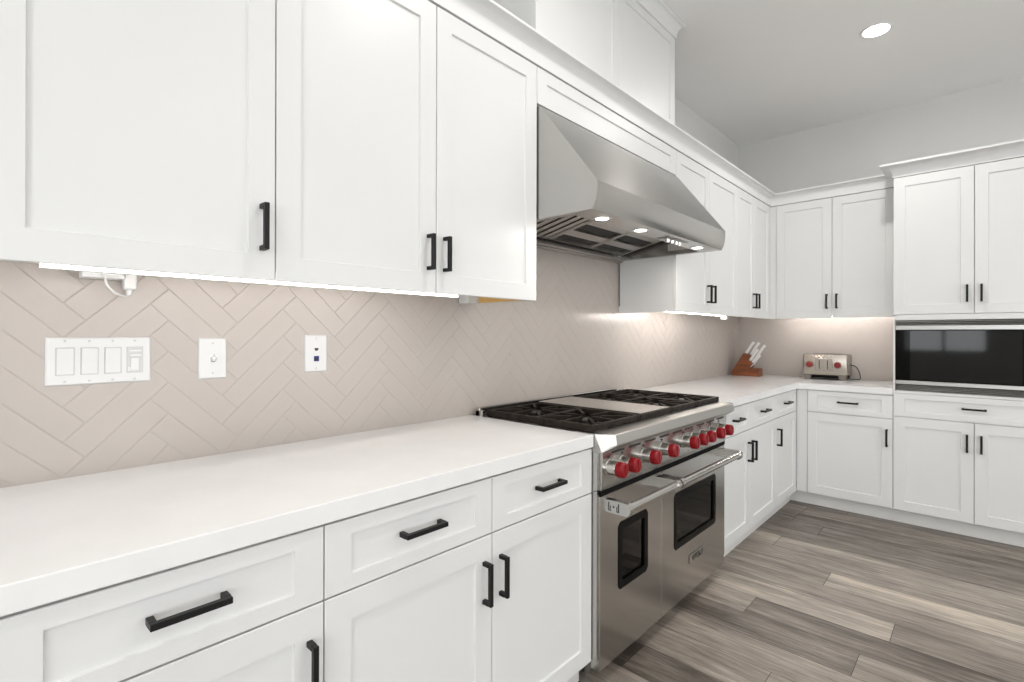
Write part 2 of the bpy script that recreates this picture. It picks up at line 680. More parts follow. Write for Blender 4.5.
# ------------------------------------------------------------------ shaker fronts and pulls
def shaker(bm, P, a0, a1, c0, c1, nf, t=0.019, st=0.062, rec=0.007, rl=None):
    rl = st if rl is None else rl
    e = 0.0014

    def ring(d, n, dv=None):
        dv = d if dv is None else dv
        return [P(a0 + d, c0 + dv, n), P(a1 - d, c0 + dv, n), P(a1 - d, c1 - dv, n), P(a0 + d, c1 - dv, n)]
    loft(bm, [ring(0, nf - t), ring(0, nf - e), ring(e, nf), ring(st, nf, rl), ring(st + 0.002, nf - rec, rl + 0.002)])


def pull(parent, P, u, v, nf, length, vertical):
    b = bm_new()
    h, q, pr = length / 2, 0.0058, 0.034
    if vertical:
        box(b, (u - q, v - h, nf + pr - 0.012), (u + q, v + h, nf + pr), 0.001, P=P)
        for s in (-1, 1):
            box(b, (u - q, v + s * h - s * 0.011, nf - 0.0002), (u + q, v + s * h, nf + pr - 0.012), P=P)
    else:
        box(b, (u - h, v - q, nf + pr - 0.012), (u + h, v + q, nf + pr), 0.001, P=P)
        for s in (-1, 1):
            box(b, (u + s * h - s * 0.011, v - q, nf - 0.0002), (u + s * h, v + q, nf + pr - 0.012), P=P)
    obj('handle', b, M['black'], parent)


G = 0.0016     # half gap between fronts


def door(t, P, a0, a1, c0, c1, nf, side, hv, hl=0.118, off=0.033):
    b = bm_new()
    shaker(b, P, a0 + G, a1 - G, c0, c1, nf)
    o = obj('door', b, M['cab'], t)
    if side:
        pull(o, P, (a1 - off) if side == 'hi' else (a0 + off), hv, nf, hl, True)
    return o


def drawer(t, P, a0, a1, c0, c1, nf, hl=0.125, st=0.062, rl=0.034, h=True):
    b = bm_new()
    shaker(b, P, a0 + G, a1 - G, c0, c1, nf, rl=rl, st=st)
    o = obj('drawer', b, M['cab'], t)
    if h:
        pull(o, P, (a0 + a1) / 2, (c0 + c1) / 2 + 0.006, nf, hl, False)
    return o


def carcass(t, P, a0, a1, c0, c1, depth, n0=0.002, name='body', extra=None):
    b = bm_new()
    box(b, (a0 + 0.0006, c0, n0), (a1 - 0.0006, c1, depth - 0.0205), P=P)
    if extra:
        extra(b)
    return obj(name, b, M['cab'], t)


ZD0, ZD1, ZW0, ZW1 = 0.0985, 0.7015, 0.7055, 0.8625      # base doors, drawers
HB, HU = 0.574, 1.534                                   # handle heights


def base_cab(label, P, a0, a1, fronts, n0=0.012):
    c = P((a0 + a1) / 2, 0.1, 0.3)
    t = thing('base_cabinet', label, 'cabinet', c)
    carcass(t, P, a0, a1, 0.1, ZCB - 0.0003, XD, n0)
    for d in fronts:
        if d[0] == 'w':
            drawer(t, P, d[1], d[2], ZW0, ZW1, XD)
        else:
            door(t, P, d[1], d[2], ZD0, ZD1, XD, d[3], HB)
    return t


base_cab('white single-door base cabinet at the near end of the long counter', PL, 0.008, 0.513,
         [('w', 0.008, 0.513), ('d', 0.008, 0.513, 'hi')])
base_cab('white two-drawer two-door base cabinet touching the near side of the steel range', PL, 0.513, 1.5215,
         [('w', 0.513, 1.0175), ('w', 1.0175, 1.5215), ('d', 0.513, 1.0175, 'hi'), ('d', 1.0175, 1.5215, 'lo')])
base_cab('white two-door base cabinet on the far side of the range, partly behind its handle', PL, 2.748, 3.725,
         [('w', 2.748, 3.205), ('w', 3.205, 3.725), ('d', 2.748, 3.205, 'hi'), ('d', 3.205, 3.725, 'lo')])
t = base_cab('narrow white base cabinet of one drawer and door running into the inner corner', PL, 3.725, YB - XD - 0.002,
             [('w', 3.725, 4.222), ('d', 3.725, 4.222, 'lo')])
b = bm_new(); box(b, (4.222 + G, ZD0, XD - 0.02), (YB - XD - 0.002, ZW1, XD - 0.004), P=PL); obj('filler_strip', b, M['cab'], t)
t = base_cab('white base cabinet of one drawer and door under the toaster', PB, XD - 0.0035, 1.2243,
             [('w', 0.7105, 1.2243), ('d', 0.7105, 1.2243, 'hi')])
b = bm_new(); box(b, (XD - 0.0035, ZD0, XD - 0.02), (0.7105 - G, ZW1, XD - 0.006), P=PB); obj('filler_strip', b, M['cab'], t)


# ------------------------------------------------------------------ upper cabinets
def upper_cab(label, P, a0, a1, doors, n0=0.012, z0=ZU, z1=ZT, body_z=None):
    c = P((a0 + a1) / 2, z0, 0.1)
    t = thing('wall_cabinet', label, 'cabinet', c)
    carcass(t, P, a0, a1, body_z or (z0 + 0.044), z1 - 0.001, XU, n0)
    for d in doors:
        door(t, P, d[0], d[1], z0, z1 - 0.003, XU, d[2], HU, 0.113)
    return t


upper_cab('white single-door wall cabinet above the four-gang switch plate', PL, 0.0, 0.5137, [(0.0, 0.5137, 'hi')])
t = upper_cab('white two-door wall cabinet between the switch-side cabinet and the steel hood', PL, 0.5137, 1.5205,
              [(0.5137, 1.0192, 'hi'), (1.0192, 1.5205, 'lo')])
b = bm_new(); box(b, (1.5015, ZU + 0.001, 0.002), (1.5195, ZU + 0.0435, XU - 0.0205), P=PL); obj('end_panel', b, M['cab'], t)
b = bm_new(); box(b, (1.497, ZU + 0.003, 0.07), (1.5013, ZU + 0.0435, 0.335), P=PL)
o = obj('plywood_edge', b, M['ply'], t); o['label'] = 'raw orange plywood edge'
b = bm_new(); box(b, (1.440, ZU + 0.001, 0.004), (1.5013, ZU + 0.0435, 0.066), 0.001, P=PL); obj('cleat', b, M['cab'], t)
t = upper_cab('white two-door wall cabinet on the far side of the steel hood', PL, 2.757, 3.745,
              [(2.757, 3.24, 'hi'), (3.24, 3.745, 'lo')])
b = bm_new(); box(b, (2.7575, ZU + 0.001, 0.002), (2.7755, ZU + 0.0435, XU - 0.0205), P=PL); obj('end_panel', b, M['cab'], t)
t = upper_cab('white two-door wall cabinet over the knife block, ending in the inner corner', PL, 3.745, YB - 0.002,
              [(3.745, 4.115, 'hi'), (4.115, 4.50, 'lo')])
b = bm_new(); box(b, (4.50 + G, ZU, XU - 0.02), (YB - XU + 0.017, ZT - 0.003, XU - 0.002), P=PL); obj('filler_strip', b, M['cab'], t)
t = upper_cab('white two-door wall cabinet above the toaster', PB, XU - 0.02, 1.2165, [(0.4225, 0.819, 'hi'), (0.819, 1.2165, 'lo')])
b = bm_new(); box(b, (XU - 0.0155, ZU, XU - 0.02), (0.4225 - G, ZT - 0.003, XU - 0.004), P=PB); obj('filler_strip', b, M['cab'], t)

# cabinet over the hood with its single flat panel, and the stacked box above the crown
t = thing('hood_cabinet', 'shallow white cabinet front directly over the steel hood', 'cabinet', (0.2, 2.14, 2.19))
carcass(t, PL, 1.5215, 2.756, 2.196, ZT - 0.001, XU)
b = bm_new(); shaker(b, PL, 1.5225, 2.7545, 2.190, ZT - 0.003, XU, rl=0.05); obj('valance_panel', b, M['cab'], t)
t = thing('stacked_cabinet', 'tall white box cabinet rising to the ceiling above the hood', 'cabinet', (0.2, 2.12, 2.43))
carcass(t, PL, 1.510, 2.7405, ZCR + 0.0006, ZCEIL - 0.002, XU)
for a0, a1 in ((1.510, 2.132), (2.132, 2.7405)):
    b = bm_new(); shaker(b, PL, a0 + G, a1 - G, ZCR + 0.004, 2.978, XU, st=0.055); obj('door', b, M['cab'], t)
# its crown: front plus returns
prof = [(0.0005, 2.968), (0.007, 2.968)] + [(0.007 + 0.035 * (1 - math.cos(k * math.pi / 16)), 2.982 + 0.052 * math.sin(k * math.pi / 16)) for k in range(9)] + [(0.044, 3.036), (0.044, 3.0455), (0.0005, 3.0455)]
b = bm_new()
rings = []
for a, n, su, sn in ((1.510, 0.002, -1, 0), (1.510, XU, -1, 1), (2.7405, XU, 1, 1), (2.7405, 0.002, 1, 0)):
    rings.append([PL(a + su * d, z, n + sn * d) for d, z in prof])
loft(b, rings)
obj('crown_moulding', b, M['trimw'], t)


# crown along both runs (mitred at the corner), toe boards
prof = [(XU - 0.018, ZT + 0.0005), (XU + 0.006, ZT + 0.0005), (XU + 0.006, ZT + 0.030)]
prof += [(XU + 0.006 + 0.040 * (1 - math.cos(k * math.pi / 16)), ZT + 0.030 + 0.050 * math.sin(k * math.pi / 16)) for k in range(1, 9)]
prof += [(XU + 0.0505, ZT + 0.0815), (XU + 0.0505, ZCR), (XU - 0.018, ZCR)]
b = bm_new()
loft(b, [[PL(-0.03, z, n) for n, z in prof], [Vector((n, YB - n, z)) for n, z in prof], [PB(1.2225, z, n) for n, z in prof]])
struct('trim_1', b, M['trimw'], 'white crown moulding along the tops of the wall cabinets', True)
b = bm_new()
box(b, (0.008, 0, XT - 0.018), (1.5215, 0.0998, XT), P=PL)
struct('baseboard_near', b, M['toe'], 'toe board under the near base cabinets')
b = bm_new()
box(b, (2.748, 0, XT - 0.018), (YB - XT + 0.018, 0.0998, XT), P=PL)
struct('baseboard_far', b, M['toe'], 'toe board under the base cabinets past the range')
b = bm_new()
box(b, (XT, 0, XT - 0.018), (2.035, 0.0998, XT), P=PB)
struct('baseboard_back', b, M['toe'], 'toe board under the back wall cabinets')


# ------------------------------------------------------------------ countertops
b = bm_new(); box(b, (0.0005, -0.02, ZCB), (0.649, 1.5215, ZC), 0.0025, 2)
tag(obj('countertop', b, M['quartz']), 'long white quartz countertop under the switch plates', 'countertop')
b = bm_new()
XCF = 0.649
poly = [(0.0005, 2.7478), (XCF, 2.7478), (XCF, YB - XCF), (1.2235, YB - XCF), (1.2235, YB - 0.0005), (0.0005, YB - 0.0005)]
prism(b, poly, ZCB, ZC, lambda a, c, w: Vector((a, c, w)))
bmesh.ops.bevel(b, geom=[e for e in b.edges], offset=0.0025, segments=2, affect='EDGES')
tag(obj('countertop', b, M['quartz']), 'L-shaped white quartz countertop carrying the toaster and knife block', 'countertop')


# ------------------------------------------------------------------ tall microwave cabinet
TA, TB = 1.2247, 2.035
t = thing('tall_cabinet', 'tall white cabinet around the built-in microwave', 'cabinet', PB((TA + TB) / 2, 0.1, 0.3))
MZ0, MZ1 = 0.902, 1.374
b = bm_new()
box(b, (TA + 0.0006, 0.1, 0.012), (TB, MZ0 - 0.02, XD - 0.0205), P=PB)
box(b, (TA + 0.0006, MZ1 + 0.02, 0.012), (TB, ZT - 0.001, XD - 0.0205), P=PB)
box(b, (TA + 0.0006, MZ0 - 0.02, 0.012), (TA + 0.011, MZ1 + 0.02, XD - 0.0012), P=PB)
box(b, (TB - 0.011, MZ0 - 0.02, 0.012), (TB, MZ1 + 0.02, XD - 0.0012), P=PB)
box(b, (TA + 0.011, MZ0 - 0.02, 0.012), (TB - 0.011, MZ1 + 0.02, 0.03), P=PB)
box(b, (TA + 0.0115, 0.8845, 0.05), (TB - 0.0115, MZ0 - 0.0005, XD - 0.0012), P=PB)
box(b, (TA + 0.0115, MZ1 + 0.0005, 0.05), (TB - 0.0115, 1.4095, XD - 0.0012), P=PB)
obj('body', b, M['cab'], t)
TM = 1.630
drawer(t, PB, TA, TB, 0.728, 0.882, XD, 0.115)
door(t, PB, TA, TM, ZD0, 0.7245, XD, 'hi', 0.596, 0.11)
door(t, PB, TM, TB, ZD0, 0.7245, XD, 'lo', 0.596, 0.11)
door(t, PB, TA, TM, 1.412, ZT - 0.003, XD, 'hi', 1.538, 0.108)
door(t, PB, TM, TB, 1.412, ZT - 0.003, XD, 'lo', 1.538, 0.108)
prof = [(-0.0195, ZT + 0.0005), (0.004, ZT + 0.0005), (0.004, ZT + 0.022)]
prof += [(0.004 + 0.058 * (1 - math.cos(k * math.pi / 16)), ZT + 0.022 + 0.050 * math.sin(k * math.pi / 16)) for k in range(1, 9)]
prof += [(0.067, ZT + 0.0735), (0.067, ZT + 0.086), (-0.0195, ZT + 0.086)]
b = bm_new()
loft(b, [[PB(TA - d, z, XU + 0.053) for d, z in prof], [PB(TA - d, z, XD + d) for d, z in prof], [PB(TB + d, z, XD + d) for d, z in prof], [PB(TB + d, z, 0.012) for d, z in prof]])
obj('crown_moulding', b, M['trimw'], t, True)

# microwave
t = thing('microwave_oven', 'built-in microwave with black glass door and steel louvred trim', 'microwave', PB((TA + TB) / 2, MZ0, 0.3))
a0, a1 = TA + 0.0125, TB - 0.0125
b = bm_new(); box(b, (a0 + 0.004, MZ0 + 0.002, 0.05), (a1 - 0.004, MZ1 - 0.002, XD - 0.012), P=PB); obj('body', b, M['dark'], t)


def louvre(z0, z1, n):
    b = bm_new()
    h = (z1 - z0) / n
    for k in range(n):
        z = z0 + k * h
        prism(b, [(z + 0.001, XD - 0.011), (z + h * 0.75, XD - 0.011), (z + h * 0.75, XD - 0.006), (z + 0.001, XD + 0.001)], a0, a1,
              lambda p, q, w: PB(w, p, q))
    obj('louvre_grille', b, M['bar'], t)


louvre(1.340, MZ1 - 0.001, 3)
louvre(MZ0 + 0.001, 0.944, 4)
b = bm_new(); box(b, (a0, 1.309, XD - 0.0115), (a1, 1.338, XD + 0.003), 0.002, P=PB); obj('trim_bar', b, M['bar'], t)
b = bm_new(); box(b, (a0, 0.946, XD - 0.0115), (a1, 0.971, XD + 0.003), 0.002, P=PB); obj('trim_bar', b, M['bar'], t)
b = bm_new(); box(b, (a0, 0.9725, XD - 0.0115), (a1, 1.3075, XD + 0.002), 0.0015, P=PB)
dr = obj('door', b, M['bglass'], t); dr['label'] = 'black glass door'
b = bm_new(); box(b, (1.315, 0.978, XD + 0.0022), (1.842, 1.303, XD + 0.0034), P=PB)
obj('window', b, mat('smoked_glass', (0.005, 0.005, 0.005), 0.05, 0, **{'Specular IOR Level': 0.35}), dr)
b = bm_new(); box(b, (1.850, 0.978, XD + 0.0022), (a1 - 0.01, 1.303, XD + 0.0034), P=PB); obj('control_panel', b, M['bglass'], dr)


# ------------------------------------------------------------------ range
t = thing('kitchen_range', 'wide stainless steel range with red knobs and two oven doors', 'range', (0.33, 2.11, 0))
RXF = 0.665
b = bm_new()
box(b, (0.02, YR0 + 0.001, 0.11), (0.622, YR1 - 0.001, 0.90))
box(b, (0.60, YR0 + 0.001, 0.10), (0.660, YR0 + 0.014, 0.851))
box(b, (0.60, YR1 - 0.014, 0.10), (0.660, YR1 - 0.001, 0.851))
obj('body', b, M['steel'], t)
for yy in (YR0 + 0.07, YR1 - 0.07):
    for xx in (0.08, 0.57):
        b = bm_new()
        cyl(b, (xx, yy, 0), (xx, yy, 0.11), 0.022)
        obj('foot', b, M['steeld'], t)
# front bullnose with faceted ends
b = bm_new()
y0, y1 = YR0 + 0.0005, YR1 - 0.0005
prof_mid = [(0.56, 0.900), (0.56, 0.9150), (0.652, 0.9175), (0.714, 0.9180), (0.7175, 0.9155), (0.7225, 0.882), (0.7215, 0.877), (0.684, 0.852), (0.622, 0.852)]
prof_end = [(0.56, 0.900), (0.56, 0.9150), (0.648, 0.9160), (0.6515, 0.9155), (0.654, 0.910), (0.679, 0.858), (0.681, 0.854), (0.681, 0.852), (0.622, 0.852)]
loft(b, [[Vector((x, y0, z)) for x, z in prof_end], [Vector((x, y0 + 0.034, z)) for x, z in prof_mid],
         [Vector((x, y1 - 0.034, z)) for x, z in prof_mid], [Vector((x, y1, z)) for x, z in prof_end]])
obj('bullnose', b, M['bull'], t)
# control panel, knobs
b = bm_new()
prism(b, [(0.6225, 0.8515), (0.676, 0.8515), (0.670, 0.712), (0.6225, 0.712)], YR0 + 0.016, YR1 - 0.016, lambda a, c, w: Vector((a, w, c)))
obj('control_panel', b, M['steel'], t)
b = bm_new(); box(b, (0.6225, YR0 + 0.016, 0.6925), (0.6675, YR1 - 0.016, 0.7115))
obj('vent_gap', b, M['rub'], t)
# dark boxes standing in for a louvre shadow line under the bullnose
b = bm_new()
for k in range(9):
    yy = 1.60 + k * 0.125
    box(b, (0.6755, yy, 0.8385), (0.6775, yy + 0.085, 0.8455))
obj('shadow_dashes', b, M['dark'], t)
for y in (1.580, 1.672, 1.836, 1.993, 2.205, 2.303, 2.394, 2.513, 2.621):
    b = bm_new()
    x0 = 0.6735
    cyl(b, (x0, y, 0.790), (x0 + 0.04, y, 0.791), 0, prof=[(0, 0.030), (0.12, 0.030), (0.16, 0.026), (0.9, 0.0245), (1, 0.023)], seg=32)
    k = obj('knob', b, M['steelx'], t, True)
    b = bm_new()
    cyl(b, (x0 + 0.0402, y, 0.790), (x0 + 0.072, y, 0.7912), 0, prof=[(0, 0.0255), (0.1, 0.0285), (0.75, 0.0275), (0.93, 0.025), (1, 0.021)], seg=14)
    box(b, (x0 + 0.070, y - 0.004, 0.769), (x0 + 0.0745, y + 0.004, 0.8135), 0.001)
    kc = obj('red_cap', b, M['red'], k)
    kc['label'] = 'red grip'
    b = bm_new()
    cyl(b, (0.6755, y + 0.0, 0.829), (0.6785, y, 0.829), 0.0035, seg=12)
    obj('indicator_dot', b, M['dark'], k)


def oven_door(label, ya, yb, wa, wb, h0, h1, emblem):
    z0, z1 = 0.060, 0.690
    wz0, wz1 = 0.307, 0.564
    b = bm_new()
    # slab with a rectangular window hole
    hole = [(wa + 0.012, wz0 + 0.012), (wb - 0.012, wz0 + 0.012), (wb - 0.012, wz1 - 0.012), (wa + 0.012, wz1 - 0.012)]
    outer = [(ya, z0), (yb, z0), (yb, z1), (ya, z1)]

    def ring(pl, n, d=0):
        c = [(pl[0][0] + d, pl[0][1] + d), (pl[1][0] - d, pl[1][1] + d), (pl[2][0] - d, pl[2][1] - d), (pl[3][0] + d, pl[3][1] - d)]
        return [Vector((n, p, q)) for p, q in c]
    rings = [ring(hole, 0.628), ring(outer, 0.628), ring(outer, RXF - 0.0025), ring(outer, RXF, 0.0025), ring(hole, RXF)]
    R = loft(b, rings, False, False)
    for i in range(4):
        j = (i + 1) % 4
        b.faces.new((R[4][i], R[4][j], R[0][j], R[0][i]))
    d = obj('oven_door', b, M['steel'], t)
    d['label'] = label
    # black bezel with clipped corners
    b = bm_new()

    def octo(x0, x1, q0, q1, c, n):
        return [Vector((n, p, q)) for p, q in ((x0 + c, q0), (x1 - c, q0), (x1, q0 + c), (x1, q1 - c), (x1 - c, q1), (x0 + c, q1), (x0, q1 - c), (x0, q0 + c))]
    iw = 0.030
    R = loft(b, [octo(wa + iw, wb - iw, wz0 + iw, wz1 - iw, 0.004, RXF - 0.005), octo(wa, wb, wz0, wz1, 0.016, RXF + 0.0002), octo(wa + 0.002, wb - 0.002, wz0 + 0.002, wz1 - 0.002, 0.016, RXF + 0.002),
                 octo(wa + iw, wb - iw, wz0 + iw, wz1 - iw, 0.004, RXF + 0.002)], False, False)
    for i in range(8):
        b.faces.new((R[3][i], R[3][(i + 1) % 8], R[0][(i + 1) % 8], R[0][i]))
    obj('window_bezel', b, M['bezel'], d)
    b = bm_new(); box(b, (RXF - 0.0095, wa + 0.022, wz0 + 0.022), (RXF - 0.0055, wb - 0.022, wz1 - 0.022)); obj('window_glass', b, M['ovenglass'], d)
    # cavity with a wire rack behind the glass
    b = bm_new()
    xa, xb = 0.6285, 0.6545
    c0 = [(wa + 0.013, wz0 + 0.013), (wb - 0.013, wz0 + 0.013), (wb - 0.013, wz1 - 0.013), (wa + 0.013, wz1 - 0.013)]
    loft(b, [[Vector((xb, p, q)) for p, q in c0], [Vector((xa, p, q)) for p, q in c0]], False, True)
    obj('cavity_liner', b, M['cavity'], d)
    b = bm_new()
    for zz in (0.372, 0.455):
        tube(b, [(xb - 0.012, wa + 0.03, zz), (xb - 0.012, wb - 0.03, zz)], 0.0018, 6)
    tube(b, [(xb - 0.012, wb - 0.065, 0.335), (xb - 0.012, wb - 0.065, 0.53)], 0.0016, 6)
    obj('oven_rack', b, M['chrome'], d)
    # tubular handle with two end brackets
    hx, hz = 0.757, 0.6605
    b = bm_new()
    cyl(b, (hx, h0 + 0.002, hz), (hx, h1 - 0.002, hz), 0.0165, seg=28)
    for yy in (h0, h1):
        s = 1 if yy == h0 else -1
        pl = []
        for k in range(13):
            a = -math.pi / 2 + math.pi * k / 12
            pl.append((hx + 0.0215 * math.cos(a), hz + 0.0225 * math.sin(a)))
        pl += [(0.700, hz + 0.0225), (0.6745, hz + 0.021), (0.6655, hz + 0.021), (0.6655, hz - 0.021), (0.6745, hz - 0.021), (0.700, hz - 0.0225)]
        prism(b, pl, yy, yy + s * 0.026, lambda a, c, w: Vector((a, w, c)))
    hd = obj('handle', b, M['steel'], d, True)
    return d


d1 = oven_door('narrower oven door next to the long counter', YR0 + 0.014, 2.0115, 1.6595, 1.892, 1.553, 1.969, True)
d2 = oven_door('wider oven door with nameplate', 2.0145, 2.724, 2.131, 2.609, 1.980, 2.678, False)


def lettering(txt, size, mtx, m, parent, name='lettering', sx=1.0):
    cu = bpy.data.curves.new(name, 'FONT')
    cu.body = txt
    cu.size = size
    cu.extrude = 0.0006
    cu.align_x = 'CENTER'
    cu.align_y = 'CENTER'
    cu.offset = size * 0.02
    tmp = bpy.data.objects.new(name + '_tmp', cu)
    COL.objects.link(tmp)
    bpy.context.view_layer.update()
    me = bpy.data.meshes.new_from_object(tmp.evaluated_get(bpy.context.evaluated_depsgraph_get()))
    bpy.data.objects.remove(tmp)
    me.transform(mtx @ Matrix.Diagonal((sx, 1, 1, 1)))
    me.name = name
    me.materials.clear()
    me.materials.append(m)
    o = bpy.data.objects.new(name, me)
    COL.objects.link(o)
    o.parent = parent
    o.matrix_parent_inverse = parent_inv(parent)
    return o


# text runs along +Y, faces +X
def face_x(x, y, z):
    mm = Matrix(((0, 0, 1), (1, 0, 0), (0, 1, 0))).to_4x4()
    mm.translation = Vector((x, y, z))
    return mm


b = bm_new(); box(b, (RXF + 0.0002, 2.290, 0.199), (RXF + 0.005, 2.4575, 0.240), 0.0015)
npl = obj('nameplate', b, M['steel'], t)
lettering('WOLF', 0.036, face_x(RXF + 0.0054, 2.3737, 0.2195), M['dark'], npl, sx=1.25)
# emblem on the near end of the narrow door's handle (faces -Y)
mm = Matrix(((1, 0, 0), (0, 0, -1), (0, 1, 0))).to_4x4()
mm.translation = Vector((0.712, 1.5524, 0.6605))
b = bm_new()
for q in (((0.690, 0.6455), (0.694, 0.6755)), ((0.730, 0.6455), (0.734, 0.6755)), ((0.690, 0.6455), (0.702, 0.649)), ((0.722, 0.6455), (0.734, 0.649)),
          ((0.709, 0.658), (0.715, 0.664)), ((0.6975, 0.651), (0.7005, 0.664)), ((0.7235, 0.651), (0.7265, 0.664))):
    box(b, (q[0][0], 1.5522, q[0][1]), (q[1][0], 1.5529, q[1][1]))
obj('handle_emblem', b, M['dark'], d1)

# cooktop deck, burners, grates, covered griddle, riser
b = bm_new(); box(b, (0.05, YR0 + 0.004, 0.9005), (0.5595, YR1 - 0.004, 0.9125)); obj('cooktop_pan', b, M['pan'], t)
b = bm_new(); box(b, (0.021, YR0 + 0.001, 0.9005), (0.049, YR1 - 0.001, 0.949), 0.003)
box(b, (0.021, YR0 + 0.001, 0.9005), (0.064, YR0 + 0.02, 0.938), 0.002)
obj('riser', b, M['steel'], t)

GR = [(YR0 + 0.008, 1.878), (2.160, 2.442), (2.444, YR1 - 0.018)]
for ya, yb in GR:
    ym = (ya + yb) / 2
    for xa, xb in ((0.085, 0.352), (0.356, 0.635)):
        xm = (xa + xb) / 2
        b = bm_new()
        cyl(b, (xm, ym, 0.9128), (xm, ym, 0.931), 0, prof=[(0, 0.055), (0.4, 0.052), (0.45, 0.040), (0.8, 0.040), (1, 0.034)], seg=28)
        obj('burner', b, M['burner'], t, True)
    b = bm_new()
    zt, zb, wd = 0.943, 0.9245, 0.0085
    for yy in (ya, yb - 2 * wd):
        box(b, (0.085, yy, 0.917), (0.637, yy + 2 * wd, zt), 0.003)
    for xx in (0.085, 0.352 - wd, 0.620):
        box(b, (xx, ya + 2 * wd, zb - 0.004), (xx + 2 * wd, yb - 2 * wd, zt), 0.003)
    for xa, xb in ((0.085 + 2 * wd, 0.352 - wd), (0.352 + wd, 0.620)):
        xm = (xa + xb) / 2
        for ang in range(8):
            a = math.radians(ang * 45)
            dx, dy = math.cos(a), math.sin(a)
            tx = ((xb if dx > 0 else xa) - xm) / dx if abs(dx) > 0.01 else 9
            ty = ((yb - 2 * wd if dy > 0 else ya + 2 * wd) - ym) / dy if abs(dy) > 0.01 else 9
            R = min(tx, ty)
            ri = 0.032 if ang % 2 == 0 else 0.06
            n = Vector((-dy, dx, 0)) * 0.0055
            p0, p1 = Vector((xm + dx * ri, ym + dy * ri, 0)), Vector((xm + dx * R, ym + dy * R, 0))
            pm = p0.lerp(p1, 0.25)
            loft(b, [[Vector((p.x + q * n.x, p.y + q * n.y, z)) for q, z in ((-1, z0), (1, z0), (1, z1), (-1, z1))]
                     for p, z0, z1 in ((p0, zt - 0.008, zt + 0.001), (pm, zb + 0.003, zt + 0.0012), (p1, zb + 0.001, zt - 0.001))])
    for yy in (ya + 0.012, yb - 0.012):
        for xx in (0.10, 0.62):
            box(b, (xx - 0.008, yy - 0.008, 0.9127), (xx + 0.008, yy + 0.008, 0.92))
    obj('grate', b, M['iron'], t)
b = bm_new(); box(b, (0.08, 1.882, 0.9128), (0.638, 2.156, 0.9425), 0.003); gd = obj('griddle', b, M['iron'], t)
b = bm_new(); box(b, (0.082, 1.888, 0.9427), (0.630, 2.150, 0.9475), 0.002); c = obj('griddle_cover', b, M['steelx'], gd)
c['label'] = 'stainless steel cover plate'


# ------------------------------------------------------------------ hood
HY0, HY1 = 1.5255, 2.7535
t = thing('range_hood', 'stainless steel canopy hood over the range', 'range hood', (0.3, 2.12, 1.729))
b = bm_new()
pf = [(0.003, 1.729), (0.638, 1.729), (0.648, 1.745), (0.6555, 1.770), (0.6595, 1.797), (0.6600, 1.829), (0.390, 2.178), (0.003, 2.178)]
A = [b.verts.new((x, HY0, z)) for x, z in pf]
Bv = [b.verts.new((x, HY1, z)) for x, z in pf]
n = len(pf)
for i in range(1, n):
    j = (i + 1) % n
    b.faces.new((A[i], A[j], Bv[j], Bv[i]))
b.faces.new(A)
b.faces.new(Bv)
cx0, cx1, cy0, cy1, cz = 0.05, 0.532, HY0 + 0.035, HY1 - 0.035, 1.93
q = [b.verts.new(p) for p in ((cx0, cy0, 1.729), (cx1, cy0, 1.729), (cx1, cy1, 1.729), (cx0, cy1, 1.729))]
w = [b.verts.new(p) for p in ((cx0, cy0, cz), (cx1, cy0, cz), (cx1, cy1, cz), (cx0, cy1, cz))]
o4 = [A[0], A[1], Bv[1], Bv[0]]
for i in range(4):
    j = (i + 1) % 4
    b.faces.new((o4[i], o4[j], q[j], q[i]))
    b.faces.new((q[i], q[j], w[j], w[i]))
b.faces.new(w)
obj('canopy', b, M['hood'], t, True)
# sloped baffle filters: low by the wall, rising towards the front
zf0, zf1 = 1.742, 1.845


def zf(x):
    return zf0 + (zf1 - zf0) * (x - cx0) / (cx1 - cx0)


